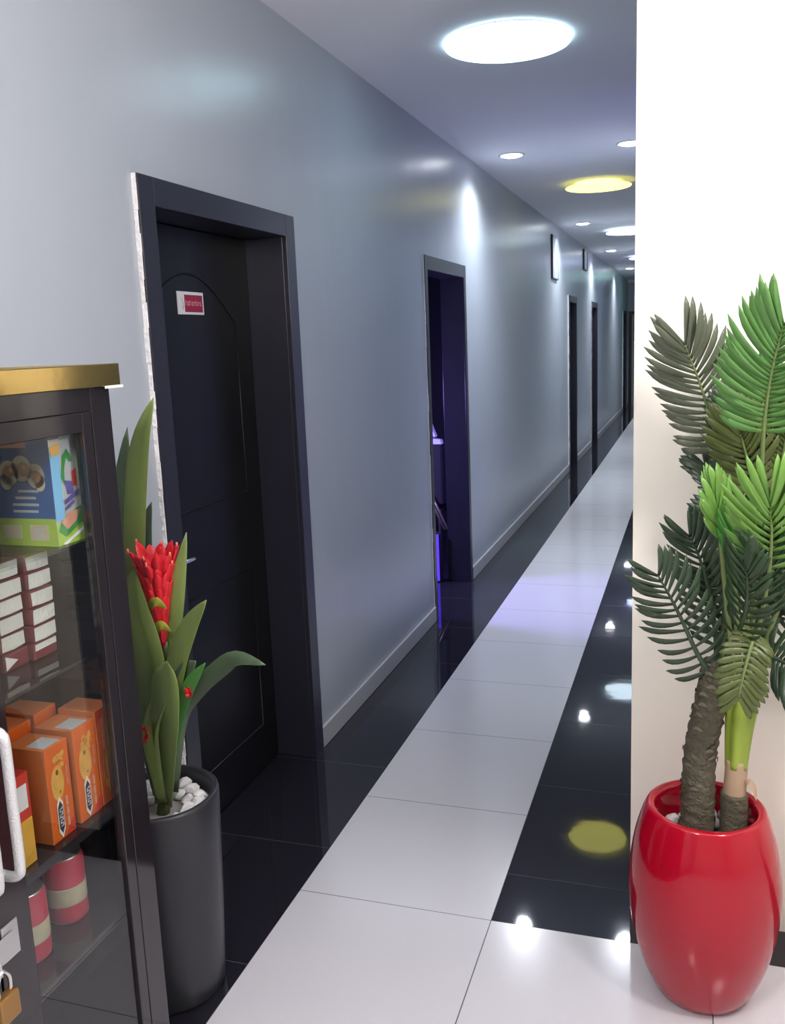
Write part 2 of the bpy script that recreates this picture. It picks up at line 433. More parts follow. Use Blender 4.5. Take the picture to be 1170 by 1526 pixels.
def downlight(x, y, label):
    t = thing('ceiling_downlight', (x, y, H), label, 'downlight', 'recessed corridor downlights')
    m = MB(); m.lathe([(0.086, 0), (0.086, -0.004), (0.080, -0.008), (0.071, -0.006), (0.067, 0)], (x, y, H), 'trim_white', 32); m.build('trim_ring', t)
    m = MB(); m.lathe([(0.067, -0.001), (0.067, -0.008), (0.04, -0.016), (0.005, -0.018)], (x, y, H), 'led_bulb', 32); tag(m.build('lens', t), 'glowing white lens')
    ld = bpy.data.lights.new('beam', 'SPOT'); ld.energy = SPOT; ld.spot_size = math.radians(150); ld.spot_blend = 1.0; ld.shadow_soft_size = 0.045; ld.color = (0.86, 0.92, 1.0)
    lo = bpy.data.objects.new('beam', ld); col.objects.link(lo); lo.parent = t; lo.location = (0, 0, -0.03)
ORD = [(6.28, 'just past the first round lamp'), (10.38, 'just past the yellow lamp'), (13.95, 'third visible pair down the corridor'), (18.0, 'last pair, before the end wall')]
for y_, d_ in ORD:
    downlight(-1.165, y_, 'small bright downlight on the left side of the ceiling, ' + d_)
    downlight(-0.41, y_, 'small bright downlight on the right side of the ceiling, ' + d_)
def globe(x, y, label):  # lamps added out of view to brighten the ceiling and left wall
    t = thing('added_lobby_lamp', (x, y, H), label, 'added fill lamp', 'added lobby fill globes')
    m = MB(); m.lathe([(0.06, 0), (0.06, -0.02), (0.008, -0.03)], (x, y, H), 'trim_white', 24); m.build('ceiling_rose', t)
    m = MB(); m.tube([(x, y, H - 0.03), (x, y, H - 0.50)], 0.006, 'chrome', 8); m.build('rod', t)
    m = MB(); m.lathe([(0.16 * math.sin(PI * k / 20) + 0.001, -0.66 + 0.16 * math.cos(PI * k / 20)) for k in range(21)], (x, y, H), 'lobby_fill_glow', 32); m.build('fill_globe', t)
globe(0.80, 1.25, 'unseen fill globe added in the lobby before the white wall')
globe(-0.55, 0.25, 'unseen fill globe added in the lobby near the left wall')

# things on the corridor wall
def wall_box(y0, y1, z0, z1, dx, label):
    t = thing('wall_panel', (XL, (y0 + y1) / 2, z0), label, 'wall panel', None)
    m = MB(); e = 0.010
    m.box((XL, y0, z0), (XL + dx, y0 + e, z1), 'frame_black'); m.box((XL, y1 - e, z0), (XL + dx, y1, z1), 'wall_paint'); m.box((XL, y0 + e, z0), (XL + dx, y1 - e, z0 + e), 'frame_black'); m.box((XL, y0 + e, z1 - e), (XL + dx, y1 - e, z1), 'wall_paint')  # black on the near and bottom edges stands in for their shade
    m.build('frame', t)
    m = MB(); m.box((XL, y0 + e, z0 + e), (XL + dx * 0.6, y1 - e, z1 - e), 'wall_paint'); m.build('face', t)
wall_box(9.97, 10.40, 2.25, 2.70, 0.020, 'thin pale wall panel with its shaded edge painted dark, high between the second and third doors')
wall_box(12.93, 13.32, 2.52, 2.79, 0.020, 'small panel with shaded edges painted dark, high on the wall before the fourth door')

# ---------------------------------------------------------------- the room behind the open door
t = thing('folding_chair', (-1.82, 6.33, 0), 'dark folding chair with slanted brass bars seen in the open doorway', 'chair')
m = MB(); m.box((-2.02, 6.24, 0.42), (-1.70, 6.50, 0.46), 'dark_fabric'); m.build('seat', t, bevel=0.01)
m = MB(); m.box((-2.02, 6.20, 0.50), (-1.68, 6.24, 0.93), 'dark_fabric'); m.build('backrest', t, bevel=0.012)
for xx in (-1.668, -1.645):
    m = MB(); m.tube([(xx - 0.115, 6.19, 0.575), (xx, 6.17, 0.325)], 0.008, 'dull_brass', 8); tag(m.build('slanted_bar', t), 'slanted dull brass bar')
for xx, yy in ((-1.99, 6.25), (-1.72, 6.25), (-1.99, 6.48), (-1.72, 6.48)):
    m = MB(); m.tube([(xx, yy, 0.42), (xx, yy, 0.0)], 0.012, 'dark_fabric', 8); m.build('leg', t)
m = MB()
m.prism([(-1.80, 6.19, 0.932), (-1.675, 6.19, 0.932), (-1.682, 6.19, 0.966), (-1.72, 6.19, 0.972), (-1.80, 6.19, 0.975)], (0, 0.06, 0), 'cloth_white')
m.prism([(-1.80, 6.195, 0.988), (-1.715, 6.195, 0.986), (-1.73, 6.195, 1.02), (-1.745, 6.195, 1.06), (-1.765, 6.195, 1.115), (-1.80, 6.195, 1.10)], (0, 0.05, 0), 'cloth_white')
m.prism([(-1.80, 6.20, 0.974), (-1.72, 6.20, 0.971), (-1.722, 6.20, 0.988), (-1.80, 6.20, 0.990)], (0, 0.04, 0), 'b_violet')
tag(m.build('white_cloth', None, loc=(-1.75, 6.22, 0.932), bevel=0.006), 'white folded cloth on top of the chair in the open doorway', 'cloth')
t = thing('led_light_panel', (-1.68, 5.96, 0), 'narrow glowing blue light panel low in the open doorway', 'light')
m = MB(); m.box((-1.705, 5.950, 0.0), (-1.645, 6.00, 0.345), 'dark_fabric'); m.build('housing', t)
m = MB(); m.box((-1.700, 5.944, 0.01), (-1.652, 5.950, 0.338), 'blue_led'); m.build('diffuser', t)
t = thing('led_wall_light', (-2.69, 5.5, 1.2), 'blue glowing strip light on the back wall of the dark room', 'light')
m = MB(); m.box((-2.70, 5.15, 1.15), (-2.67, 5.85, 1.30), 'dark_fabric'); m.build('housing', t)
m = MB(); m.box((-2.67, 5.17, 1.17), (-2.665, 5.83, 1.28), 'blue_led'); m.build('diffuser', t)
ld = bpy.data.lights.new('blue_glow', 'AREA'); ld.shape = 'RECTANGLE'; ld.size = 0.6; ld.size_y = 0.1; ld.energy = ROOM_BLUE; ld.color = (0.36, 0.28, 1.0)
lo = bpy.data.objects.new('blue_glow', ld); col.objects.link(lo); lo.parent = t; lo.location = (0.04, 0.0, 0.025)
lo.rotation_euler = Vector((1, 0.15, -0.45)).to_track_quat('-Z', 'Y').to_euler()

# ---------------------------------------------------------------- display cabinet
CF = -1.05; CB = -1.440; Y0, Y1 = 0.61, 1.490; YM = 1.05
cab = thing('display_cabinet', (-1.25, YM, 0), 'black glass-fronted display cabinet with gold top trim against the left wall', 'cabinet')
m = MB()
m.box((CB, Y0, 0), (CF, Y0 + 0.018, 1.592), 'cab_wood'); m.box((CB, Y1 - 0.018, 0), (CF - 0.02, Y1, 1.592), 'cab_wood')
m.box((CF - 0.02, 1.430, 0), (CF, Y1, 1.592), 'cab_wood'); m.box((CF - 0.02, Y0 + 0.018, 0), (CF, 0.670, 1.592), 'cab_wood')
m.box((CF - 0.02, 0.670, 1.548), (CF, 1.430, 1.592), 'cab_wood'); m.box((CF - 0.02, 0.670, 0), (CF, 1.430, 0.10), 'cab_wood')
m.box((CB, Y0 + 0.018, 0.08), (CF - 0.02, Y1 - 0.018, 0.10), 'cab_inside'); m.box((CB, Y0, 1.592), (CF, Y1, 1.610), 'cab_wood')
m.box((CB, Y0 + 0.018, 0.10), (CB + 0.006, Y1 - 0.018, 1.592), 'cab_inside')
m.build('carcass', cab, bevel=0.0015)
m = MB(); g = 0.022
m.box((CF, Y0 - g, 1.590), (CF + 0.012, Y1 + g, 1.632), 'gold'); m.box((CB, Y1 + 0.001, 1.590), (CF, Y1 + g, 1.632), 'gold'); m.box((CB, Y0 - g, 1.590), (CF, Y0 - 0.001, 1.632), 'gold')
tag(m.build('gold_trim', cab, bevel=0.002), 'polished gold trim')
m = MB(); m.box((CB, Y0, 1.611), (CF - 0.001, Y1, 1.628), 'cab_wood'); m.build('top_board', cab)
m = MB(); m.box((CF + 0.0125, Y1 - 0.03, 1.5865), (CF + 0.014, Y1 + 0.026, 1.5915), 'b_white'); tag(m.build('tape', cab), 'bit of white tape under the trim end')
def cab_door(ya, yb, s0, s1, hs):
    m = MB(); z0, z1 = 0.101, 1.5475
    m.box((CF - 0.02, ya, z0), (CF, ya + s0, z1), 'cab_wood'); m.box((CF - 0.02, yb - s1, z0), (CF, yb, z1), 'cab_wood')
    m.box((CF - 0.02, ya + s0, z1 - 0.0355), (CF, yb - s1, z1), 'cab_wood'); m.box((CF - 0.02, ya + s0, z0), (CF, yb - s1, z0 + 0.05), 'cab_wood')
    d = m.build('cabinet_door', cab, bevel=0.0015)
    m = MB(); m.box((CF - 0.012, ya + s0, z0 + 0.05), (CF - 0.007, yb - s1, z1 - 0.034), 'clear_glass'); tag(m.build('glass_pane', d), 'clear glass pane')
    hy = ya + 0.014 if hs > 0 else yb - 0.030
    pts = spline([(CF, hy, 0.838), (CF + 0.028, hy, 0.836), (CF + 0.045, hy, 0.842), (CF + 0.050, hy, 0.862), (CF + 0.050, hy, 0.96), (CF + 0.050, hy, 1.058), (CF + 0.045, hy, 1.078), (CF + 0.028, hy, 1.084), (CF, hy, 1.082)], 40)
    h = MB(); h.tube(pts, 0.0085, 'silver_grip', 12); tag(h.build('pull_handle', d), 'sparkling silver D-shaped pull handle')
    return d
dr = cab_door(YM + 0.002, 1.428, 0.078, 0.028, 1)
dl = cab_door(0.672, YM - 0.002, 0.028, 0.078, -1)
m = MB(); m.box((CF, YM + 0.008, 0.680), (CF + 0.003, YM + 0.045, 0.742), 'steel'); m.tube([(CF + 0.002, YM - 0.018, 0.70), (CF + 0.018, YM - 0.018, 0.70), (CF + 0.018, YM - 0.018, 0.68), (CF + 0.002, YM - 0.018, 0.68)], 0.003, 'steel', 8)
m.box((CF + 0.004, YM - 0.035, 0.684), (CF + 0.0065, YM + 0.030, 0.728), 'steel')
tag(m.build('hasp', dr, bevel=0.001), 'steel hasp')
t = thing('padlock', (CF + 0.020, YM - 0.018, 0.600), 'brass padlock hanging from the steel hasp of the cabinet', 'padlock')
m = MB(); m.box((CF + 0.010, YM - 0.040, 0.602), (CF + 0.030, YM + 0.004, 0.648), 'brass'); m.build('body', t, bevel=0.004)
m = MB(); m.tube(spline([(CF + 0.020, YM - 0.031, 0.648), (CF + 0.020, YM - 0.031, 0.672), (CF + 0.020, YM - 0.018, 0.688), (CF + 0.020, YM - 0.005, 0.672), (CF + 0.020, YM - 0.005, 0.648)], 20), 0.0035, 'chrome', 8); m.build('shackle', t)
SH = [(1.304, 1.310, 'clear_glass', -1.072), (1.088, 1.094, 'clear_glass', -1.072), (0.755, 0.773, 'cab_wood', -1.072), (0.530, 0.546, 'cab_wood', -1.072)]
for z0, z1, mm, xf in SH:
    m = MB(); m.box((CB + 0.006, Y0 + 0.019, z0), (xf, Y1 - 0.019, z1), mm); o = m.build('shelf', cab)
    if mm == 'clear_glass': tag(o, 'clear glass shelf')

# cereal carton on the top glass shelf (open print, no lettering that can be read in the photograph)
X1, X0, Ya, Yb, za, zb = -1.085, -1.215, 1.345, 1.450, 1.3105, 1.535
t = thing('carton', ((X0 + X1) / 2, (Ya + Yb) / 2, za), 'blue and lime green carton with oval picture on the top shelf of the cabinet', 'carton')
m = MB(); m.box((X0, Ya, za), (X1, Yb, zb), 'b_blue', {'+x': 'b_stone'}); m.build('body', t, bevel=0.0008)
def px_(a): return X0 + (X1 - X0) * a
def pz_(a): return za + (zb - za) * a
def py_(a): return Ya + (Yb - Ya) * a
m = MB(); e = 0.0006
def fr(a0, a1, b0, b1, mm, k=1): m.box((px_(a0), Ya - e * k, pz_(b0)), (px_(a1), Ya, pz_(b1)), mm)
fr(0, 1, 0.0, 0.225, 'b_lime'); fr(0.55, 0.86, 0.045, 0.175, 'b_beige', 2); fr(0.10, 0.40, 0.06, 0.17, 'b_beige', 2)
for k in range(7): fr(0.64 + k * 0.018, 0.648 + k * 0.018, 0.07, 0.15, 'b_grey', 3)
fr(0.0, 0.62, 0.80, 0.86, 'b_salmon')
def ring(ca, cb, ra, rb, mm, k, n=28, f0=0.0, f1=1.0):
    m.poly([(px_(ca + ra * math.cos(2 * PI * i / n)), Ya - e * k, pz_(cb + rb * math.sin(2 * PI * i / n))) for i in range(n)], mm)
for ca, cb, ra, rb in ((.30, .60, .16, .10), (.52, .635, .17, .105), (.74, .575, .15, .10), (.24, .53, .10, .07), (.80, .52, .09, .07)): ring(ca, cb, ra, rb, 'b_beige', 1.5)
for ca, cb, ra, rb in ((.30, .61, .09, .05), (.55, .63, .09, .06), (.75, .57, .08, .05)): ring(ca, cb, ra, rb, 'b_food', 2.2)
for ca, cb, ra, rb in ((.34, .62, .03, .02), (.57, .645, .03, .02)): ring(ca, cb, ra, rb, 'b_salmon', 3)
for k, (a0, a1) in enumerate(((.42, .76), (.36, .70), (.30, .74), (.30, .72))): fr(a0, a1, 0.44 - k * 0.055, 0.46 - k * 0.055, 'b_grey')
m.build('front_print', t)
m = MB()
def sd(a0, a1, b0, b1, mm, k=1): m.box((X1, py_(a0), pz_(b0)), (X1 + e * k, py_(a1), pz_(b1)), mm)
def sp(pts, mm, k=2): m.poly([(X1 + e * k, py_(a), pz_(b)) for a, b in pts], mm)
sd(0, 0.24, 0.2, 0.76, 'b_sky'); sd(0.0, 0.28, 0.86, 1.0, 'b_violet'); sp([(0, .80), (.22, .83), (.25, .75), (.04, .72)], 'b_yellow', 3)
sd(0.28, 0.62, 0.24, 0.98, 'b_grey'); sp([(.22, .55), (.30, .72), (.44, .77), (.56, .68), (.48, .66), (.40, .70), (.32, .60), (.30, .48)], 'b_green', 3)
sp([(.30, .52), (.50, .50), (.52, .40), (.34, .40)], 'b_violet', 3); sp([(.50, .58), (.62, .60), (.62, .46), (.52, .46)], 'b_red', 3.5)
sp([(.24, .36), (.66, .43), (.66, .39), (.24, .32)], 'b_violet', 4); sp([(.24, .30), (.50, .35), (.50, .32), (.24, .27)], 'b_violet', 4)
sp([(0, 0), (1, 0), (1, .24), (.5, .24), (0, .16)], 'b_lime', 2.5); sp([(.02, .12), (.12, .20), (.50, .27), (.80, .30), (1.0, .28), (1.0, .16), (.6, .14), (.2, .06)], 'b_green', 3.2)
sp([(.10, .19), (.36, .26), (.64, .26), (.50, .17), (.26, .12)], 'b_salmon', 4); sp([(.10, .015), (1.0, .165), (1.0, .13), (.18, .0)], 'b_white', 4.2)
m.build('side_print', t)

# small wrapped snack packs stacked two columns wide on the lower glass shelf
rnd = random.Random(3)
names = ['top', 'second', 'third', 'fourth', 'fifth', 'bottom']
for c_, (yc, nm) in enumerate(((1.3595, 'right'), (1.2905, 'left'))):
    for k in range(6):
        zz = 1.0945 + k * 0.0335; dx = rnd.uniform(-0.003, 0.003) - (0.012 if c_ == 1 else 0); dy = rnd.uniform(-0.001, 0.001)
        t = thing('snack_pack', (-1.20 + dx, yc + dy, zz), 'white wrapped snack pack with maroon edges, %s of the %s stack in the cabinet' % (names[5 - k], nm), 'snack pack', 'wrapped packs on the glass shelf')
        m = MB(); m.box((-1.255 + dx, yc + dy - 0.033, zz), (-1.150 + dx, yc + dy + 0.033, zz + 0.0325), 'pack_maroon'); m.build('wrapper', t, bevel=0.004)
        m = MB(); xx = -1.1494 + dx; j = lambda: rnd.uniform(-0.0015, 0.0015); a = 0.0290; tall = 0.0285 if not (k == 1 and c_ == 1) else 0.0305
        pts = [(xx, yc + dy - a + j(), zz + 0.003 + j()), (xx, yc + dy + j(), zz + 0.002), (xx, yc + dy + a + j(), zz + 0.0035 + j()), (xx, yc + dy + a + j(), zz + tall + j()), (xx, yc + dy - a + j(), zz + tall + 0.001 + j())]
        if k == 0: pts = pts[:1] + [(xx, yc + dy - a + 0.03, zz + 0.016)] + pts[4:] if c_ == 1 else [(xx, yc + dy - a, zz + 0.018), (xx, yc + dy + a, zz + 0.019), (xx, yc + dy + a, zz + 0.03), (xx, yc + dy - a, zz + 0.03)]
        m.prism(pts, (0.0012, 0, 0), 'pack_white'); m.build('label', t)

# biscuit cartons on the third shelf
def biscuit(y0, y1, z0, z1, xf, dep, label, flip=False, prints=True):
    t = thing('biscuit_box', (xf - dep / 2, (y0 + y1) / 2, z0), label, 'biscuit box', 'orange biscuit boxes in the cabinet')
    m = MB(); m.box((xf - dep, y0, z0), (xf, y1, z1), 'b_orange', {'-y': 'b_orange_side', '+z': 'b_orange_side'}); m.build('carton', t, bevel=0.0012)
    yy = lambda a: y0 + (y1 - y0) * a
    zz = (lambda a: z1 - (z1 - z0) * a) if flip else (lambda a: z0 + (z1 - z0) * a)
    if flip: yf = lambda a: yy(1 - a)
    else: yf = yy
    if prints:
        m = MB(); E = 0.0006
        m.poly([(xf + E, yf(.42 + .27 * math.cos(2 * PI * i / 28)), zz(.60 + .185 * math.sin(2 * PI * i / 28))) for i in range(28)], 'b_cookie')
        r2 = random.Random(int(y0 * 1000))
        for k in range(34):
            a = r2.uniform(.30, .74); b = r2.uniform(.74, .89); s_ = r2.uniform(.03, .055)
            m.poly([(xf + E * (1.2 + 0.06 * k), yf(a + s_ * 1.3 * math.cos(2 * PI * i / 7)), zz(b + s_ * .55 * math.sin(2 * PI * i / 7 + k))) for i in range(7)], 'b_cookie' if k % 3 else 'b_yellow')
        for a, b, s_ in ((.42, .715, .06), (.48, .50, .028), (.30, .56, .016)):
            m.poly([(xf + E * 2.6, yf(a + s_ * math.cos(2 * PI * i / 8)), zz(b + s_ * .5 * math.sin(2 * PI * i / 8))) for i in range(8)], 'b_choc')
        m.build('picture_print', t)
        m = MB(); m.poly([(xf + E, yf(.55), zz(0.004)), (xf + E, yf(.99), zz(0.004)), (xf + E, yf(.99), zz(.16)), (xf + E, yf(.75), zz(.10))], 'b_red')
        m.build('corner_print', t)
        m = MB()
        def badge(s_, mm, k): m.poly([(xf + E * k, yf(.40 + a * s_), zz(.24 + b * s_)) for a, b in ((-.12, -.13), (0, -.20), (.12, -.13), (.12, .13), (0, .20), (-.12, .13))], mm)
        badge(1.12, 'b_cream', 2); badge(.86, 'b_navy', 3)
        for k in range(7):
            b = .145 + k * .030
            m.poly([(xf + E * 4, yf(.335), zz(b)), (xf + E * 4, yf(.465), zz(b)), (xf + E * 4, yf(.465), zz(b + .008)), (xf + E * 4, yf(.335), zz(b + .008))], 'b_cream')
            a = .335 if k % 2 else .43
            m.poly([(xf + E * 4.2, yf(a), zz(b)), (xf + E * 4.2, yf(a + .035), zz(b)), (xf + E * 4.2, yf(a + .035), zz(b + .024)), (xf + E * 4.2, yf(a), zz(b + .024))], 'b_cream')
        m.build('badge', t)
        m = MB()
        for b0, b1 in ((.10, .20), (.215, .30), (.32, .42)):
            m.poly([(xf + E * 2, yf(.66), zz(b0)), (xf + E * 2, yf(.76), zz(b0)), (xf + E * 2, yf(.76), zz(b1)), (xf + E * 2, yf(.66), zz(b1))], 'b_salmon')
        for b0, b1 in ((.52, .60), (.62, .74)):
            m.poly([(xf + E * 2, yf(.80), zz(b0)), (xf + E * 2, yf(.85), zz(b0)), (xf + E * 2, yf(.85), zz(b1)), (xf + E * 2, yf(.80), zz(b1))], 'b_salmon')
        m.build('caption', t)
    return t
def top_label(t, y0, y1, z1, xf, a, b):
    m = MB(); m.box((xf - a, y0 + 0.008, z1), (xf - b, y1 - 0.012, z1 + 0.0008), 'b_grey'); tag(m.build('sticker', t), 'pale sticker on the top flap')
zs = 0.7735
t = biscuit(1.2500, 1.3140, zs, 0.957, -1.090, 0.085, 'orange biscuit box with round biscuit picture, nearest of the front row'); top_label(t, 1.25, 1.314, 0.957, -1.09, 0.045, 0.006)
t = biscuit(1.3300, 1.3960, zs, 0.960, -1.090, 0.085, 'orange biscuit box, middle of the front row of three'); top_label(t, 1.33, 1.396, 0.960, -1.09, 0.045, 0.006)
biscuit(1.4000, 1.4600, zs, 0.970, -1.090, 0.085, 'upside-down orange biscuit box beside the far cabinet post', flip=True)
biscuit(1.2000, 1.2640, zs, 0.968, -1.190, 0.085, 'plain orange box in the back row, nearest end', prints=False)
biscuit(1.2760, 1.3400, zs, 0.972, -1.190, 0.085, 'plain orange box in the back row, second from the near end', prints=False)
biscuit(1.3500, 1.4140, zs, 0.975, -1.190, 0.085, 'plain orange box in the back row, far end', prints=False)
t = thing('snack_box', (-1.115, 1.185, zs), 'narrow red and yellow box with white label at the near end of the shelf', 'snack box')
m = MB(); m.box((-1.14, 1.165, zs), (-1.09, 1.205, zs + 0.085), 'b_yellow'); m.box((-1.14, 1.165, zs + 0.085), (-1.09, 1.205, zs + 0.17), 'b_red'); m.build('carton', t, bevel=0.001)
m = MB(); m.prism([(-1.09, 1.172, zs + 0.105), (-1.09, 1.198, zs + 0.105), (-1.09, 1.198, zs + 0.150), (-1.09, 1.172, zs + 0.150)], (0.0006, 0, 0), 'b_white'); m.build('label', t)

def can(x, y, label):
    t = thing('can', (x, y, 0.5465), label, 'can', 'red cans on the bottom shelf')
    c = (x, y, 0.5465)
    m = MB(); m.lathe([(0.036, 0), (0.039, 0.003), (0.040, 0.008), (0.040, 0.045), (0.040, 0.085), (0.040, 0.125), (0.036, 0.134), (0.0355, 0.138), (0.034, 0.136)], c, ['can_red', 'can_red', 'can_red', 'can_red', 'can_red', 'can_red', 'steel', 'steel'], 32); m.build('body', t)
    m = MB(); m.lathe([(0.0402, 0.038), (0.0406, 0.040), (0.0406, 0.074), (0.0402, 0.076)], c, 'b_beige', 32); tag(m.build('label_band', t), 'pale label band')
can(-1.175, 1.365, 'red can with pale band on the bottom shelf, farther one'); can(-1.165, 1.240, 'red can with pale band on the bottom shelf, nearer one')

# ---------------------------------------------------------------- stones
def stone_mesh(seed):
    bm = bmesh.new(); bmesh.ops.create_icosphere(bm, subdivisions=2, radius=1.0); r = random.Random(seed)
    ax = [Vector((r.uniform(-1, 1), r.uniform(-1, 1), r.uniform(-1, 1))).normalized() for _ in range(9)]; d = [r.uniform(0.62, 0.9) for _ in ax]
    for v in bm.verts:
        p = v.co.copy()
        for a, k in zip(ax, d):
            q = p.dot(a)
            if q > k: p -= a * (q - k)
        v.co = Vector((p.x * 1.15, p.y * 0.95, p.z * 0.8))
    me = bpy.data.meshes.new('stone'); bm.to_mesh(me); bm.free(); me.materials.append(MATS['white_stone']); return me
SM = [stone_mesh(k) for k in range(6)]
def stones(c, rad, z, avoid, n, size, label, group, seed):
    r = random.Random(seed); got = []; tries = 0
    while len(got) < n and tries < 20000:
        tries += 1; a = r.uniform(0, 2 * PI); q = rad * math.sqrt(r.random()); s_ = r.uniform(*size)
        x, y = c[0] + q * math.cos(a), c[1] + q * math.sin(a)
        if q + s_ * 1.02 > rad: continue
        if any(math.hypot(x - ax, y - ay) < ar + s_ * 0.9 for ax, ay, ar in avoid): continue
        if any(math.hypot(x - gx, y - gy) < (s_ + gs) * 0.82 for gx, gy, gs in got): continue
        got.append((x, y, s_))
        o = bpy.data.objects.new('stone', SM[len(got) % 6]); col.objects.link(o); o.location = (x, y, z + s_ * 0.62 + r.uniform(0, 0.004)); o.scale = (s_, s_, s_); o.rotation_euler = (r.uniform(-.4, .4), r.uniform(-.4, .4), r.uniform(0, 6))
        tag(o, label, 'stone', group)

# ---------------------------------------------------------------- black planter and its plant
BP = (-1.284, 1.862)
t = thing('planter', (*BP, 0), 'tall matt black round planter between the cabinet and the first door', 'planter')
m = MB(); prof = [(0.128, 0), (0.134, 0.012), (0.137, 0.06), (0.146, 0.25), (0.153, 0.44), (0.156, 0.536), (0.1545, 0.545), (0.148, 0.549), (0.141, 0.546), (0.139, 0.53), (0.137, 0.47)]
m.lathe(prof, (*BP, 0), 'black_satin', 64, cap1=False); m.build('pot', t)
m = MB(); m.lathe([(0.139, 0.47), (0.139, 0.495), (0.02, 0.497)], (*BP, 0), 'soil', 40); m.build('soil', t)
PL = thing('flowering_plant', (-1.255, 1.845, 0.497), 'green strap-leaved plant with red torch flower in the black planter', 'plant')
LEAF_W = lambda u: max(0.0, min(1.0, (0.52 + 1.1 * u) if u < 0.44 else 1.0)) * (1.0 if u < 0.62 else max(0.0, math.cos((u - 0.62) / 0.38 * PI / 2)) ** 0.75)
LEAVES=[
 ('tall',[(-1.266, 1.86, 0.53), (-1.284, 1.87, 0.867), (-1.281, 1.86, 1.129), (-1.241, 1.84, 1.347), (-1.202, 1.82, 1.46), (-1.153, 1.8, 1.55)],0.054,'leaf',0.25),
 ('grey',[(-1.3, 1.9, 0.505), (-1.362, 1.92, 0.843), (-1.365, 1.93, 1.108), (-1.339, 1.92, 1.3), (-1.297, 1.9, 1.475)],0.060,'leafd',0.10),
 ('back',[(-1.294, 1.91, 0.501), (-1.301, 1.93, 0.844), (-1.297, 1.93, 1.076), (-1.28, 1.92, 1.2), (-1.255, 1.91, 1.29)],0.058,'leafd',-0.20),
 ('right',[(-1.257, 1.87, 0.545), (-1.236, 1.87, 0.765), (-1.193, 1.85, 0.95), (-1.151, 1.83, 1.093), (-1.104, 1.81, 1.239)],0.044,'leaf',0.30),
 ('rightlow',[(-1.241, 1.86, 0.607), (-1.206, 1.85, 0.793), (-1.164, 1.83, 0.917), (-1.106, 1.8, 1.014), (-1.042, 1.77, 1.092)],0.056,'leaf',0.10),
 ('arch',[(-1.248, 1.88, 0.541), (-1.204, 1.87, 0.741), (-1.136, 1.84, 0.838), (-1.049, 1.8, 0.914), (-0.978, 1.77, 0.958), (-0.884, 1.73, 0.963)],0.046,'leafd',0.90),
 ('frontleft',[(-1.242, 1.83, 0.549), (-1.217, 1.81, 0.757), (-1.211, 1.79, 0.927), (-1.229, 1.78, 1.054), (-1.229, 1.77, 1.162)],0.086,'leaf',0.00),
 ('front',[(-1.233, 1.83, 0.541), (-1.196, 1.8, 0.693), (-1.166, 1.775, 0.81), (-1.15, 1.76, 0.901), (-1.148, 1.75, 0.946)],0.086,'leaf',-0.10),
 ('frontsmall',[(-1.24, 1.82, 0.545), (-1.238, 1.8, 0.654), (-1.23, 1.785, 0.749), (-1.193, 1.775, 0.833), (-1.167, 1.77, 0.866)],0.040,'leaf',0.30),
 ('low',[(-1.223, 1.85, 0.65), (-1.166, 1.82, 0.792), (-1.121, 1.8, 0.872), (-1.07, 1.79, 0.933)],0.032,'leafb',0.40),
 ('low2',[(-1.233, 1.87, 0.675), (-1.187, 1.85, 0.83), (-1.144, 1.83, 0.893), (-1.113, 1.82, 0.924)],0.045,'leafd',0.20),
 ('base',[(-1.246, 1.84, 0.534), (-1.222, 1.82, 0.61), (-1.212, 1.81, 0.687), (-1.205, 1.8, 0.779)],0.050,'leafdark',0.00),
]
for n_, pts, w_, mm, tw in LEAVES:
    m = MB(); m.blade(spline(pts, 22), w_, (tw, -1.0, 0.35), mm, fold=0.45, prof=LEAF_W)
    m.build('leaf', PL, recalc=False, solid=0.0012)
m = MB(); m.tube(spline([(-1.262, 1.850, 0.497), (-1.245, 1.845, 0.60), (-1.222, 1.840, 0.76), (-1.201, 1.832, 0.965)], 16), lambda u, a: 0.017 - 0.007 * u, 'leafdark', 10); m.build('stem', PL)
fl = thing('flower_tmp', (0, 0, 0), None, None); bpy.data.objects.remove(fl)
m = MB(); rf = random.Random(5); A = Vector((-1.203, 1.826, 0.955)); B = Vector((-1.186, 1.796, 1.215)); ax = (B - A).normalized()
m.tube(spline([A, A.lerp(B, .5), A.lerp(B, .85)], 10), lambda u, a: 0.007 + 0.022 * u, 'petal', 12)
FLW = m.build('flower', PL); tag(FLW, 'red torch-shaped flower')
for ring_ in range(8):
    u = ring_ / 7; n = 5 + ring_
    for k in range(n):
        an = 2 * PI * (k + 0.5 * (ring_ % 2)) / n + rf.uniform(-.15, .15)
        sd_ = ax.cross(Vector((0, 1, 0))).normalized(); s2 = ax.cross(sd_).normalized(); rad = sd_ * math.cos(an) + s2 * math.sin(an)
        b = A.lerp(B, 0.02 + 0.65 * u) + rad * (0.008 + 0.022 * u)
        L = 0.058 + 0.012 * u + rf.uniform(-.008, .008); fl_ = 0.42 * (0.35 + 0.65 * u)
        p = [b, b + ax * L * .4 + rad * L * fl_ * .45, b + ax * L * .75 + rad * L * fl_ * .75, b + ax * L * 1.02 + rad * L * fl_ * .92]
        q = MB(); q.blade(spline(p, 8), 0.022 + 0.004 * u, rad, 'petal', fold=-0.5, prof=lambda v: (0.5 + 1.2 * v if v < .4 else 1.0) * (1 if v < .6 else max(0, 1 - ((v - .6) / .4) ** 2)))
        if ring_ > 5 and k % 2: q.tube([p[-1] - ax * 0.006, p[-1] + ax * 0.004], 0.0022, 'petal_tip', 6)
        q.build('petal', FLW, recalc=False, solid=0.001)
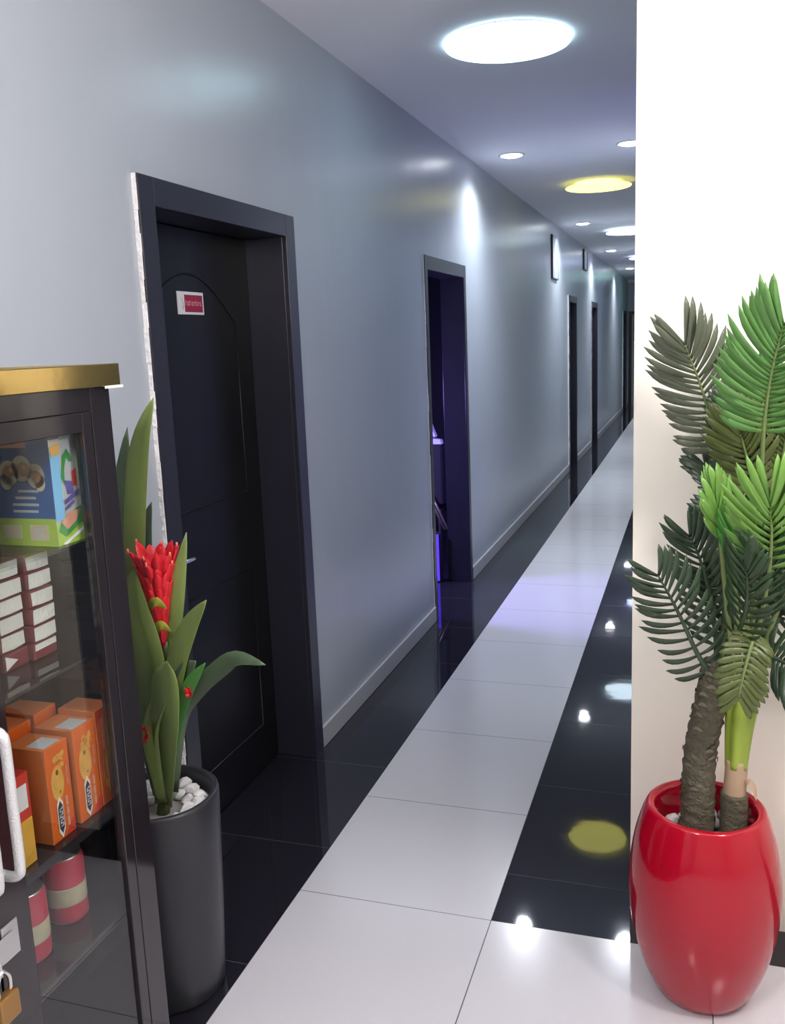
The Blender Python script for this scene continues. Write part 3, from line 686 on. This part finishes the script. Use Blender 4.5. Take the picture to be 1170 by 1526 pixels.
for (bx, by, bz), s_ in (((-1.172, 1.768, 1.075), 0.020), ((-1.176, 1.788, 1.012), 0.017)):
    q = MB(); q.blade(spline([(bx - s_, by + .006, bz - .012), (bx - s_ * .3, by - .004, bz + .006), (bx + s_ * .4, by - .003, bz + .006), (bx + s_, by + .008, bz - .012)], 10), 0.022, (0, -1, .2), 'bract', fold=0.3)
    tag(q.build('bract', FLW, recalc=False, solid=0.001), 'yellow-green bract')
for (bx, by, bz), n in (((-1.248, 1.782, 0.742), 8), ((-1.126, 1.802, 0.850), 5)):
    m = MB()
    for k in range(n):
        an = 2 * PI * k / n; d = Vector((math.cos(an) * .7, -0.5, math.sin(an))).normalized(); s_ = 0.028 if n == 8 else 0.014
        b = Vector((bx, by, bz)); m.blade(spline([b, b + d * s_ * .6, b + d * s_ + Vector((0, 0, .006))], 6), 0.018 if n == 8 else 0.011, (0, -1, 0.3), 'petal', fold=0.3)
    tag(m.build('small_flower', PL, recalc=False, solid=0.0008), 'small red flower')
stones(BP, 0.136, 0.497, [(-1.255, 1.845, 0.040)], 44, (0.017, 0.030), 'white stone on the soil of the black planter', 'white stones in the black planter', 11)

# ---------------------------------------------------------------- red planter and its palms
RP = (0.047, 2.195)
t = thing('planter', (*RP, 0), 'glossy red barrel-shaped planter in front of the white wall', 'planter')
m = MB()
key = [(0.094, 0, 0), (0.104, 0.006, 0), (0.128, 0.04, 0), (0.152, 0.10, 0), (0.172, 0.18, 0), (0.181, 0.26, 0), (0.180, 0.33, 0), (0.169, 0.41, 0), (0.153, 0.47, 0), (0.142, 0.498, 0), (0.136, 0.505, 0), (0.128, 0.506, 0), (0.121, 0.502, 0), (0.117, 0.490, 0), (0.116, 0.45, 0), (0.116, 0.38, 0)]
m.lathe([(p.x, p.y) for p in spline(key, 60)], (*RP, 0), 'red_gloss', 96, cap1=False); m.build('pot', t)
m = MB(); m.lathe([(0.1165, 0.38), (0.1165, 0.422), (0.02, 0.424)], (*RP, 0), 'soil', 40); m.build('soil', t)
P0 = thing('artificial_palm', (0.027, 2.19, 0.414), 'artificial palm with rough scaly brown trunk leaning right in the red planter', 'palm')
P1 = thing('artificial_palm', (0.113, 2.20, 0.414), 'artificial palm with smooth green stem and bright fronds in the red planter', 'palm')
TRUNK= [(0.027, 2.19, 0.424), (0.029, 2.19, 0.522), (0.032, 2.195, 0.643), (0.049, 2.2, 0.746), (0.062, 2.21, 0.826), (0.069, 2.215, 0.87)]
tp = spline([(TRUNK[0][0], TRUNK[0][1], 0.414)] + TRUNK[1:], 90)
def trunk_r(u, a):
    ringu = (u * 19 + a / (2 * PI) * 2) % 1.0
    sc_ = 0.5 + 0.5 * math.cos(a * 5 + int(u * 19) * 1.9)
    return (0.041 - 0.006 * u) * (0.93 + 0.10 * ringu + 0.035 * sc_ * ringu)
m = MB(); m.tube(tp, trunk_r, 'bark', 40); rt = random.Random(9)
for k in range(80):
    u = rt.uniform(.02, .97); i = int(u * 90); c = tp[i]; tn = (tp[min(i + 1, 90)] - tp[max(i - 1, 0)]).normalized(); a = rt.uniform(0, 2 * PI)
    s1 = tn.cross(Vector((0, 1, 0))).normalized(); s2 = tn.cross(s1); rd = s1 * math.cos(a) + s2 * math.sin(a); r0 = (0.041 - 0.006 * u) * 0.97
    tg = tn.cross(rd)
    b = c + rd * r0
    m.blade(spline([b - tg * 0.012 - tn * .003, b + rd * 0.004 + tn * 0.004, b + tg * 0.012 - tn * .002], 4), 0.009, rd, 'barkedge' if k % 2 else 'bark', fold=0.3)
m.build('trunk', P0)
STEM= [(0.113, 2.2, 0.43), (0.112, 2.2, 0.519), (0.115, 2.2, 0.601), (0.12, 2.205, 0.7), (0.127, 2.21, 0.783)]
st = [(STEM[0][0], STEM[0][1], 0.414)] + STEM[1:]
sp_ = spline(st, 40)
m = MB(); m.tube(sp_[:14], lambda u, a: 0.0325 * (0.95 + 0.07 * ((u * 5) % 1)), 'bark', 24); m.build('stem_base', P1)
m = MB(); m.tube(sp_[12:24], lambda u, a: 0.0268 - 0.001 * u, 'tan_husk', 24)
m.blade(spline([(0.132, 2.185, 0.575), (0.142, 2.178, 0.585), (0.152, 2.172, 0.575), (0.160, 2.168, 0.545)], 8), 0.016, (0.3, -1, 0.5), 'tan_husk', fold=0.4); m.build('husk', P1)
m = MB(); m.tube(sp_[21:], lambda u, a: 0.0255 + 0.0105 * u + (0.0015 + 0.003 * u) * math.sin(a * 5) - 0.006 * max(0, u - .8) * 5, 'sheath', 40)
m.build('sheath', P1)
FRONDS=[
 (0,[(0.062, 2.2, 0.824), (0.021, 2.17, 0.899), (-0.013, 2.13, 0.987), (-0.04, 2.1, 1.052), (-0.067, 2.06, 1.114)],0.094,14,'pd',(0.2, -1, 0.1),0.34,80,28),
 (0,[(0.068, 2.22, 0.834), (0.06, 2.22, 0.943), (0.043, 2.22, 1.041), (0.02, 2.2, 1.127), (-0.001, 2.18, 1.179)],0.088,15,'pd',(0.0, -1, 0.0),0.30,66,24),
 (0,[(0.075, 2.24, 0.836), (0.087, 2.27, 1.08), (0.073, 2.29, 1.288), (0.052, 2.28, 1.394), (0.017, 2.26, 1.517), (-0.02, 2.22, 1.617)],0.114,19,'pg',(0.1, -1, 0.0),0.36,80,22),
 (0,[(0.075, 2.24, 0.836), (0.099, 2.3, 1.056), (0.104, 2.32, 1.251), (0.093, 2.3, 1.383), (0.079, 2.28, 1.464)],0.085,16,'pd',(0.3, -1, 0.0),0.34,60,20),
 (0,[(0.071, 2.2, 0.845), (0.101, 2.1, 0.968), (0.116, 2.03, 1.052), (0.115, 1.99, 1.13), (0.106, 1.97, 1.173)],0.080,14,'pdk',(-0.4, -1, 0.0),0.30,50,20),
 (0,[(0.072, 2.24, 0.83), (0.082, 2.28, 0.993), (0.085, 2.31, 1.187), (0.064, 2.33, 1.274), (0.032, 2.35, 1.32)],0.070,13,'pd',(0.3, -1, 0.3),0.24,60,25),
 (1,[(0.125, 2.22, 0.762), (0.145, 2.2, 1.052), (0.147, 2.17, 1.308), (0.146, 2.14, 1.402), (0.149, 2.11, 1.491), (0.156, 2.07, 1.57), (0.169, 2.02, 1.651)],0.126,24,'pb',(-0.1, -1, 0.1),0.42,76,24),
 (1,[(0.124, 2.2, 0.77), (0.152, 2.14, 0.99), (0.164, 2.09, 1.128), (0.164, 2.06, 1.217), (0.157, 2.04, 1.279)],0.128,10,'pl',(0.0, -1, 0.2),0.26,66,12),
 (1,[(0.118, 2.2, 0.77), (0.088, 2.18, 0.974), (0.068, 2.15, 1.141), (0.059, 2.13, 1.222), (0.052, 2.12, 1.277)],0.090,8,'pl',(0.5, -1, 0.0),0.20,30,6),
 (1,[(0.12, 2.19, 0.774), (0.103, 2.13, 0.99), (0.093, 2.1, 1.123), (0.091, 2.09, 1.186), (0.094, 2.09, 1.224)],0.066,9,'pm',(-0.5, -1, 0.0),0.18,50,12),
 (1,[(0.126, 2.24, 0.754), (0.139, 2.28, 0.996), (0.144, 2.3, 1.19), (0.135, 2.3, 1.295), (0.114, 2.28, 1.378), (0.102, 2.27, 1.418)],0.100,15,'po',(0.2, -1, 0.1),0.32,64,24),
 (1,[(0.129, 2.2, 0.779), (0.168, 2.17, 0.893), (0.202, 2.15, 0.902), (0.235, 2.12, 0.884), (0.254, 2.1, 0.854)],0.085,14,'pd',(0.0, -1, 0.3),0.20,80,30),
 (1,[(0.126, 2.19, 0.778), (0.137, 2.13, 0.905), (0.144, 2.1, 0.979), (0.13, 2.06, 0.96), (0.115, 2.05, 0.893), (0.108, 2.05, 0.845)],0.060,14,'po',(0.1, -1, 0.2),0.21,82,40),
 (1,[(0.127, 2.21, 0.77), (0.15, 2.17, 0.932), (0.163, 2.13, 1.056), (0.155, 2.09, 1.143), (0.144, 2.07, 1.199)],0.085,15,'pdk',(0.3, -1, 0.0),0.28,56,20),
 (1,[(0.129, 2.25, 0.754), (0.173, 2.3, 1.026), (0.196, 2.31, 1.254), (0.203, 2.3, 1.367), (0.212, 2.28, 1.447)],0.105,16,'po',(-0.2, -1, 0.1),0.34,66,24),
 (1,[(0.13, 2.21, 0.775), (0.18, 2.17, 0.982), (0.208, 2.13, 1.089), (0.219, 2.08, 1.192), (0.225, 2.04, 1.273)],0.115,14,'pm',(-0.3, -1, 0.1),0.30,70,24),
 (1,[(0.132, 2.24, 0.763), (0.204, 2.27, 0.902), (0.247, 2.28, 0.969), (0.297, 2.28, 1.004), (0.33, 2.26, 1.004)],0.095,14,'pdk',(0.0, -1, 0.4),0.26,70,30),
 (0,[(0.076, 2.26, 0.829), (0.098, 2.33, 1.014), (0.118, 2.36, 1.177), (0.136, 2.37, 1.276), (0.16, 2.37, 1.342)],0.095,16,'pdk',(0.1, -1, 0.1),0.36,74,24),
 (1,[(0.13, 2.26, 0.75), (0.145, 2.31, 0.954), (0.13, 2.33, 1.083), (0.098, 2.34, 1.164), (0.07, 2.34, 1.206)],0.090,15,'pd',(0.2, -1, 0.1),0.30,70,24),
 (1,[(0.132, 2.25, 0.759), (0.178, 2.3, 0.942), (0.203, 2.33, 1.069), (0.219, 2.34, 1.167), (0.228, 2.34, 1.249)],0.100,15,'pdk',(-0.1, -1, 0.1),0.32,74,24),
 (0,[(0.075, 2.25, 0.832), (0.099, 2.27, 0.912), (0.131, 2.28, 0.979), (0.165, 2.29, 1.011), (0.201, 2.28, 1.016)],0.090,14,'pd',(0.1, -1, 0.1),0.20,76,34),
 (1,[(0.129, 2.24, 0.758), (0.111, 2.26, 0.899), (0.082, 2.28, 0.993), (0.059, 2.28, 1.043), (0.037, 2.27, 1.074)],0.070,12,'pdk',(0.1, -1, 0.1),0.18,66,30),
 (1,[(0.133, 2.26, 0.756), (0.163, 2.33, 1.151), (0.168, 2.36, 1.311), (0.161, 2.36, 1.441), (0.142, 2.35, 1.537)],0.095,16,'pm',(0.1, -1, 0.1),0.36,66,22),
]
def frond(par, pts, L, n, mm, nrm, blen, a0, a1, seed):
    r = random.Random(seed); m = MB(); S = spline(pts, 48); N = Vector(nrm).normalized()
    m.tube(S, lambda u, a: 0.0055 * (1 - u) + 0.0016, 'rachis' if mm != 'pd' and mm != 'pdk' else mm, 7)
    # where the blade starts: the leaflets fill the outer part of the rachis
    long_ = sum((S[i + 1] - S[i]).length for i in range(48)); u0 = max(0.10, 1 - blen / long_)
    for side in (-1, 1):
        for k in range(n + 1):
            u = u0 + (1 - u0) * (k / n) ** 0.95; f_ = k / n; i = min(47, int(u * 48)); p = S[i].lerp(S[i + 1], u * 48 - i)
            t_ = (S[min(i + 2, 48)] - S[max(i - 1, 0)]).normalized(); lat = t_.cross(N).normalized() * side; up = lat.cross(t_) * side
            if up.dot(N) < 0: up = -up
            an = math.radians(a0 - (a0 - a1) * f_ ** 1.2 + r.uniform(-4, 4)); ln = L * (0.62 + 0.50 * math.sin(PI * (0.12 + 0.70 * f_))) * r.uniform(.9, 1.06)
            d = t_ * math.cos(an) + lat * math.sin(an); lift = r.uniform(-.02, .10)
            q = [p, p + d * ln * .35 + up * ln * lift * .8, p + d * ln * .7 + t_ * ln * .05 + up * ln * lift, p + d * ln * .98 + t_ * ln * .13 + up * ln * (lift - .10)]
            wv = (0.0135 if L < 0.09 else 0.0152) * (1.02 if mm == 'pl' else 1.08 if mm == 'pb' else 1.0)
            m.blade(spline(q, 7), wv, up + lat * 0.15, mm, fold=0.35, prof=lambda v: (0.40 + 1.2 * v if v < .5 else 1.0) * (1 if v < .66 else max(0, math.cos((v - .66) / .34 * PI / 2)) ** 0.6))
    return m.build('frond', par, recalc=False, solid=0.0007)
for k, (wh, pts, L, n, mm, nr, bl, a0, a1) in enumerate(FRONDS): frond((P0, P1)[wh], pts, L, n, mm, nr, bl, a0, a1, 40 + k)
stones(RP, 0.113, 0.424, [(0.027, 2.19, 0.043), (0.113, 2.20, 0.034)], 34, (0.013, 0.022), 'white stone around the palm stems in the red planter', 'white stones in the red planter', 21)
